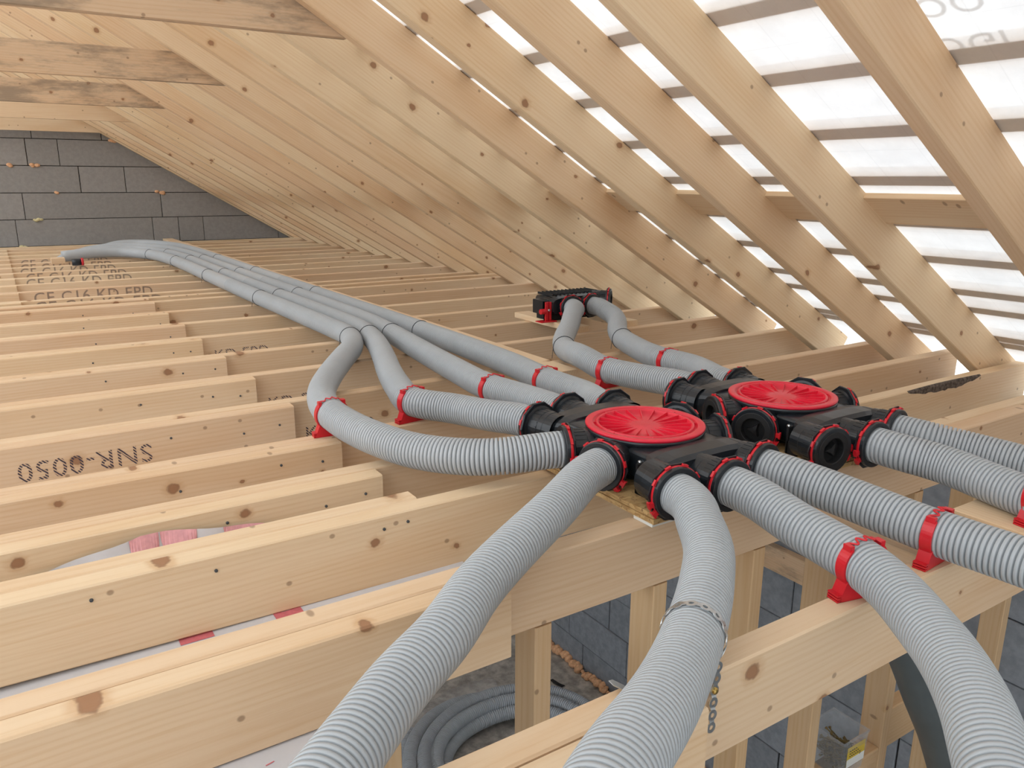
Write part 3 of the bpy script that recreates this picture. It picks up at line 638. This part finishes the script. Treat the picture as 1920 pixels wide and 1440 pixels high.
for k, (x0, x1) in enumerate(((.945, 1.335), (1.395, 1.775))):
    t = empty('osb_panel', (x0, .985, .008), ['OSB board under the manifold nearest the camera', 'OSB board under the right-hand manifold'][k], 'board', 'OSB boards under the manifolds')
    for z0, z1, e in ((0, .0095, 0), (.0102, .0198, .002)):
        s = MB(); s.box(e, x1-x0-e, e*1.5, .43, z0, z1); obj('osb_layer', s.me('osb_layer', OSB), t)
    s = MB(); s.cbox(0, .10, 0, .052, 0, .0072, .001)
    obj('packing_shim', s.me('packing_shim', SHIM), None, Matrix.Translation((x0+.002, .990, .0004)), ['white plastic packing shim under the front OSB corner', 'white plastic packing shim under the right OSB board'][k], 'shim')

# small manifold in the background
t = empty('small_manifold', (2.135, 2.83, .027), 'small black manifold with red brackets on two boards behind', 'manifold')
v, f = loft([(-.075,.30,.080,4),(-.05,.31,.092,4),(.02,.30,.098,5),(.075,.28,.085,6)], .062); f.append(tuple(range(27,-1,-1)))
s = MB(); s.add(v, f); obj('body', s.me('body', BLACK, False), t)
rm = MB().box(-.002,.002,-.045,.07,.104,.114).me('top_rib', BLACK_M)
for k in range(13): obj('top_rib', rm, t, Matrix.Translation((-.13+.0215*k, 0, 0)))
s = MB(); s.cbox(-.185,-.145,-.045,.03,.03,.09,.003); obj('end_box', s.me('end_box', BLACK), t)
s = MB(); s.box(-.150,.120,-.05,.05,0,.022); obj('base_block', s.me('base_block', BLACK_M), t)
add_port(t, (-.078, -.115, .062), -PI/2-.25, False); add_port(t, (.032, -.118, .062), -PI/2+.12, False); add_port(t, (.150, -.095, .075), -PI/2+.75, True)
s = MB(); s.cbox(-.215,-.135,-.085,-.035,0,.004,.001); s.cbox(-.182,-.168,-.066,-.050,.004,.085,.001); s.cbox(-.164,-.152,-.066,-.050,.004,.085,.001); s.box(-.182,-.152,-.058,-.050,.004,.085); s.lathe([(.0001,-.014),(.012,-.014),(.012,.014),(.0001,.014)], 14, Matrix.Translation((-.190,-.058,.045)) @ Matrix.Rotation(PI/2, 4, 'Y'))
obj('bracket', s.me('bracket', RED), t, None, 'red mounting bracket')
s = MB(); s.lathe([(.0001,.004),(.005,.004),(.006,0),(.006,-.004)], 12, Matrix.Translation((-.166,-.068,.05)) @ Matrix.Rotation(PI/2, 4, 'X')); obj('bolt', s.me('bolt', STEEL, True), t)

# ------------------------------------------------------------------ hoses
def ends(port, k0=.012, k1=.05, k2=None):
    p, d = port; return [p-d*k0, p+d*.02, p+d*k1]
SP = {'P1': (Vector((2.057,2.715,.089)), Vector((math.cos(-PI/2-.25), math.sin(-PI/2-.25), 0))), 'P2': (Vector((2.167,2.712,.089)), Vector((math.cos(-PI/2+.12), math.sin(-PI/2+.12), 0)))}
HP = {
'H1': ends(m1['W'],.012,.03)+[(.80,1.330,.063),(.708,1.45,.055),(.665,1.586,.053),(.645,1.741,.053),(.653,1.899,.053),(.698,2.055,.05),(.785,2.236,.046),(.911,2.456,.044),(1.017,2.635,.043),(1.083,2.832,.042),(1.091,3.012,.041),(1.088,3.4,.041),(1.080,4.1,.041),(1.078,5.2,.041),(1.080,5.8,.041),(1.067,6.36,.041),(1.0,6.85,.043),(.84,7.06,.05),(.65,7.08,.055),(.51,7.06,.05),(.40,7.05,.041)],
'H2': ends(m1['N1'])+[(.955,1.59,.063),(.929,1.70,.056),(.866,1.832,.053),(.898,1.976,.05),(.96,2.181,.046),(1.049,2.436,.044),(1.125,2.682,.043),(1.172,2.908,.042),(1.185,3.15,.041),(1.183,3.6,.041),(1.178,4.4,.041),(1.175,5.6,.041),(1.170,6.4,.041),(1.10,7.0,.043),(.92,7.26,.052),(.66,7.29,.05),(.46,7.24,.022),(.34,7.215,-.05),(.26,7.21,-.12)],
'H3': ends(m1['N2'])+[(1.12,1.70,.06),(1.117,1.854,.053),(1.15,2.091,.046),(1.196,2.44,.043),(1.245,2.792,.041),(1.272,3.1,.041),(1.278,3.6,.041),(1.274,4.6,.041),(1.270,5.8,.041),(1.262,6.7,.041),(1.18,7.3,.043),(.98,7.56,.052),(.76,7.60,.048),(.58,7.59,.018),(.47,7.585,-.05),(.40,7.58,-.12)],
'H4': ends(m1['N3'])+[(1.272,1.60,.063),(1.299,1.825,.053),(1.343,2.086,.046),(1.364,2.477,.043),(1.372,2.791,.041),(1.374,3.114,.041),(1.372,4.2,.041),(1.370,5.6,.041),(1.364,7.0,.041),(1.30,7.6,.043),(1.10,7.93,.05),(.88,7.97,.042),(.72,7.96,-.02),(.63,7.955,-.10)],
'H5': ends(m1['SW'])+[(.76,1.036,.067),(.597,.942,.057),(.511,.886,.053),(.415,.805,.052),(.327,.746,.052),(.267,.697,.052),(.222,.66,.052),(.13,.575,.055),(0,.42,.06)],
'H6': ends(m1['S1'])+[(.942,.88,.070),(.872,.783,.063),(.815,.731,.062),(.744,.672,.064),(.645,.6,.07),(.538,.526,.09),(.464,.48,.108),(.393,.438,.125),(.25,.34,.14),(.1,.2,.13)],
'H7': ends(m1['S2'])+[(1.066,.76,.061),(1.052,.639,.053),(1.028,.57,.047),(.979,.498,.046),(.929,.436,.049),(.841,.356,.058),(.774,.307,.062),(.66,.22,.06),(.5,.1,.05)],
'H8': ends(m1['S3'])+[(1.244,.802,.062),(1.256,.66,.053),(1.263,.573,.052),(1.269,.508,.052),(1.27,.3,.05),(1.25,0,.045)],
'H9': ends(m2['S2'])+[(1.556,.80,.066),(1.533,.648,.061),(1.51,.50,.063),(1.47,.2,.063)],
'H10': ends(m2['S3'])+[(1.703,.83,.062),(1.733,.68,.054),(1.745,.5,.05),(1.74,.3,.045)],
'H11': ends(SP['P1'], .012, .045)+[(1.977,2.600,.090),(1.92,2.535,.080),(1.856,2.463,.066),(1.76,2.364,.052),(1.697,2.29,.044),(1.636,2.186,.042),(1.571,2.042,.062),(1.541,1.933,.064),(1.532,1.863,.056),(1.542,1.70,.06)]+[tuple(m2['N2'][0]+m2['N2'][1]*k) for k in (.06,.02,-.012)],
'H12': ends(SP['P2'], .012, .045)+[(2.146,2.60,.085),(2.136,2.53,.074),(2.094,2.455,.06),(2.011,2.356,.05),(1.934,2.235,.044),(1.880,2.11,.044),(1.795,1.898,.053),(1.770,1.70,.06)]+[tuple(m2['N3'][0]+m2['N3'][1]*k) for k in (.06,.02,-.012)],
}
HL = {'H1': 'grey corrugated hose bowing out to the left of the front manifold', 'H2': 'grey corrugated hose second from the left in the bundle of four', 'H3': 'grey corrugated hose third from the left in the bundle of four', 'H4': 'grey corrugated hose of the bundle lying next to the plank', 'H5': 'large grey hose running down to the bottom edge, left of centre', 'H6': 'bent grey hose in the foreground held by a perforated metal strap', 'H7': 'large grey hose sweeping to the lower right corner', 'H8': 'grey hose leaving the front manifold for the right edge', 'H9': 'grey hose from the right manifold, nearer of its two', 'H10': 'grey hose from the right manifold, farther one by the joist', 'H11': 'S-shaped grey hose to the left port of the small manifold', 'H12': 'S-shaped grey hose to the middle port of the small manifold'}
FR = {}
for k, P in HP.items():
    me, fr = hose_mesh('ventilation_hose', P, HOSE, seg=44 if k in ('H5','H6','H7','H8','H9') else 28); FR[k] = fr
    obj('ventilation_hose', me, None, None, HL[k], 'hose', 'corrugated ventilation hoses')
def near_frame(k, y):     # frame of hose k nearest to a given y (first crossing from the port)
    best = min(FR[k], key=lambda q: abs(q[0].y-y)); return best

# ------------------------------------------------------------------ red hose clamps
def clamp_meshes():
    # local x = hose axis, y across, z up; origin at hose centre
    R0 = RH+.0006; s = MB(); hw = .011; zb = -.052
    n = 14; vv = []; top = []
    for i in range(n+1):
        a = -PI/2-1.05+2.1*i/n; top.append((R0*math.cos(a), R0*math.sin(a)))
    for sx in (-hw, hw):
        vv += [(sx, y, z) for y, z in top]+[(sx, .047*math.copysign(1, y)*abs(y)/top[-1][0] if top[-1][0] else 0, zb) for y, z in top]
    m_ = n+1; ff = []
    for i in range(n):
        ff += [(i, i+1, m_+i+1, m_+i), (2*m_+i, 3*m_+i, 3*m_+i+1, 2*m_+i+1), (i, 2*m_+i, 2*m_+i+1, i+1), (m_+i, m_+i+1, 3*m_+i+1, 3*m_+i)]
    ff += [(0, m_, 3*m_, 2*m_), (n, 2*m_+n, 3*m_+n, m_+n)]
    s.add(vv, ff)
    for sy in (-1, 1):
        for k in range(3): s.box(-hw, hw, sy*.0465-.004, sy*.0465+.004, zb+.0045*k, zb+.0045*k+.003)
    base = s.me('saddle', RED); s = MB()
    sg = 1
    if 1:        # upright curved band
        vv = []; n = 12
        for i in range(n+1):
            a = (-PI/2+.95)+(1.42)*i/n
            for rr, xx in ((R0, -.0095), (R0+.0032, -.0095), (R0+.0032, .0095), (R0, .0095)): vv.append((xx, sg*rr*math.cos(a), rr*math.sin(a)))
        s.add(vv, [(4*i+j, 4*i+(j+1)%4, 4*i+4+(j+1)%4, 4*i+4+j) for i in range(n) for j in range(4)]+[(3,2,1,0),(4*n,4*n+1,4*n+2,4*n+3)])
        a = -PI/2+.95+1.42; s.box(-.0075,.0075, -.004,.004,-.003,.006, Matrix.Translation((0, sg*(R0+.003)*math.cos(a), (R0+.003)*math.sin(a))) @ Matrix.Rotation(sg*(a-PI/2)*-1 if 0 else 0, 4, 'X'))
    band = s.me('band', RED); s = MB(); pts = []
    for i in range(61):
        a = .86+(PI-1.72)*i/60; q = (R0+.0035); pts.append((.0065*math.sin(i/60*2*PI*4.0), q*math.cos(a), q*math.sin(a)))
    s.tube(pts, .0016, 6); return base, band, s.me('wavy_strap', RED, True)
SADDLE, BAND, WAVY = clamp_meshes()
CL = [('H1',1.833,'red hose clamp on the left hose of the bundle'), ('H2',1.833,'red hose clamp on the second hose of the bundle'), ('H3',1.833,'red hose clamp on the third hose of the bundle'), ('H4',1.833,'red hose clamp on the hose beside the plank end'), ('H11',1.833,'red hose clamp on the near hose to the small manifold'), ('H12',1.833,'red hose clamp on the far hose to the small manifold'), ('H7',.637,'red hose clamp on the large hose in the lower right'), ('H8',.637,'red hose clamp on the middle hose at the right'), ('H9',.60,'red hose clamp at the right edge of the photo')]
for k, y, lab in CL:
    p, tt, nn, bb = near_frame(k, y)
    th = Vector((tt.x, tt.y, 0)).normalized()
    if th.y < 0: th = -th
    yv = Vector((0,0,1)).cross(th); M = Matrix((th, yv, Vector((0,0,1)))).transposed().to_4x4()
    zc = .0526 if k != 'H9' else .0605
    M.translation = (p.x, p.y, zc)
    if k == 'H9': M.translation = (p.x, p.y, .0745)
    r_ = obj('hose_clamp', None, None, M, lab, 'clamp', 'red hose clamps'); r_.empty_display_size = .03
    obj('saddle', SADDLE, r_); obj('band', BAND, r_); obj('band', BAND, r_, Matrix.Rotation(PI, 4, 'Z')); obj('wavy_strap', WAVY, r_)

# ------------------------------------------------------------------ binding wires
def wire_over(keys, y, lab, hook=None):
    s = MB()
    for k in keys:
        p, tt, nn, bb = near_frame(k, y)
        s.tube([p+(nn*math.cos(a)+bb*math.sin(a))*(RH+.0012) for a in [2*PI*i/24 for i in range(25)]], .0013, 5, False)
    p, tt, nn, bb = near_frame(keys[0], y); side = -bb if bb.x > 0 else bb
    q = p+side*(RH+.001); s.tube([q, q+Vector((-.002,0,-.02)), q+Vector((-.006,-.002,-.039))], .001, 5)
    obj('binding_wire', s.me('binding_wire', WIRE, True), None, None, lab, 'wire', 'binding wires around the hoses')
for y, lab in ((2.80,'binding wire over the four hoses where they fan out'), (4.03,'binding wire over the hose bundle, second from the fan'), (5.17,'binding wire over the hose bundle, third from the fan'), (6.2,'binding wire over the hose bundle just before the bend'), ):
    wire_over(['H1','H2','H3','H4'], y, lab)
wire_over(['H1','H2'], 6.85, 'binding wire at the bend of the hose bundle near the gable')
wire_over(['H11'], 2.235, 'dark binding wire around the near S-shaped hose')
wire_over(['H12'], 2.232, 'dark binding wire around the far S-shaped hose')

# ------------------------------------------------------------------ perforated strap over the bent hose
p, tt, nn, bb = min(FR['H6'], key=lambda q: (q[0]-Vector((.672,.62,.068))).length)
def strap_units(path):
    # path: list of (point, along, normal); one ring per item
    s = MB()
    for i, (q, a, n) in enumerate(path):
        c = a.cross(n); M = Matrix((a, c, n)).transposed().to_4x4(); M.translation = q
        s.lathe([(.0034,-.0005),(.0078,-.0005),(.0078,.0005),(.0034,.0005),(.0034,-.0005)], 14, M)
        if i+1 < len(path):
            q2 = path[i+1][0]; a2 = path[i+1][1]; n2 = path[i+1][2]; c2 = a2.cross(n2)
            e = [q+a*.0062+c*.0042, q+a*.0062-c*.0042, q2-a2*.0062-c2*.0042, q2-a2*.0062+c2*.0042]
            vv = [x+n*.0004 for x in e]+[x-n*.0004 for x in e]; s.add(vv, [(0,1,2,3),(7,6,5,4),(0,3,7,4),(1,5,6,2)])
    return s
t = empty('perforated_strap', (.70, .612, 0), 'perforated metal strap looped over the bent foreground hose', 'strap')
M_inv = Matrix.Translation((-.70, -.612, 0))
path = []; upb = nn if nn.z > 0 else -nn; side = tt.cross(upb).normalized()
if side.x < 0: side = -side
Rr = RH+.0022
for i in range(9):
    a = PI-.15-(PI+.25)*i/8; q = p+(side*math.cos(a)+upb*math.sin(a))*Rr; n = (side*math.cos(a)+upb*math.sin(a)); al = (side*math.sin(a)-upb*math.cos(a)); path.append((q, al, n))
s = strap_units([(M_inv @ q, a, n) for q, a, n in path]); obj('loop', s.me('loop', STEEL), t)
tail = []; q0 = Vector((.712,.6135,.010))
for i, (x, y, z) in enumerate(((.7135,.611,.010),(.7115,.6105,-.006),(.7085,.610,-.022),(.7055,.6075,-.038),(.7025,.605,-.054),(.6995,.603,-.070))): tail.append((Vector((x, y, z)), Vector((-.18,-.05,-.98)).normalized(), Vector((0,-1,.05)).normalized()))
tail = [(M_inv @ q, a, (n-a*n.dot(a)).normalized()) for q, a, n in tail]
s = strap_units(tail); obj('tail', s.me('tail', STEEL), t)
s = MB(); s.lathe([(.0001,.002),(.0035,.002),(.0048,.0005),(.0048,-.004)], 12, Matrix.Rotation(PI/2, 4, 'X')); obj('screw', s.me('screw', BRASS, True), t, Matrix.Translation((.0085, -.004, -.022)))
s = MB(); s.add([(-.012,-.006,0),(.006,-.006,0),(.012,0,0),(.006,.006,0),(-.012,.006,0)]+[(-.012,-.006,.001),(.006,-.006,.001),(.012,0,.001),(.006,.006,.001),(-.012,.006,.001)], [(4,3,2,1,0),(5,6,7,8,9)]+[(i,(i+1)%5,5+(i+1)%5,5+i) for i in range(5)])
obj('loose_end', s.me('loose_end', STEEL), t, Matrix.Translation((.580-.70, .655-.612, .008)) @ Matrix.Rotation(2.6, 4, 'Z') @ Matrix.Rotation(-.5, 4, 'Y'))

# ------------------------------------------------------------------ far end odds and ends
s = MB(); s.cbox(-.045,.045,-.06,.06,.0005,.042,.002); obj('wood_offcut', s.me('wood_offcut', W_JOIST), None, Matrix.Translation((.365, 7.05-.13, 0)), 'pine offcut block at the far end of the hose bundle', 'block')
t = empty('hose_coupling', (.47, 6.66, 0), 'small black and red hose coupling lying on the far joists', 'coupling')
s = MB(); s.lathe([(.0001,-.03),(.024,-.03),(.026,0),(.024,.03),(.0001,.03)], 16, Matrix.Translation((0,0,.026)) @ Matrix.Rotation(PI/2, 4, 'Y')); obj('barrel', s.me('barrel', BLACK, True), t)
s = MB(); s.lathe([(.0001,.03),(.027,.03),(.028,.038),(.027,.046),(.0001,.046)], 16, Matrix.Translation((0,0,.028)) @ Matrix.Rotation(PI/2, 4, 'Y')); obj('ring', s.me('ring', RED, True), t)
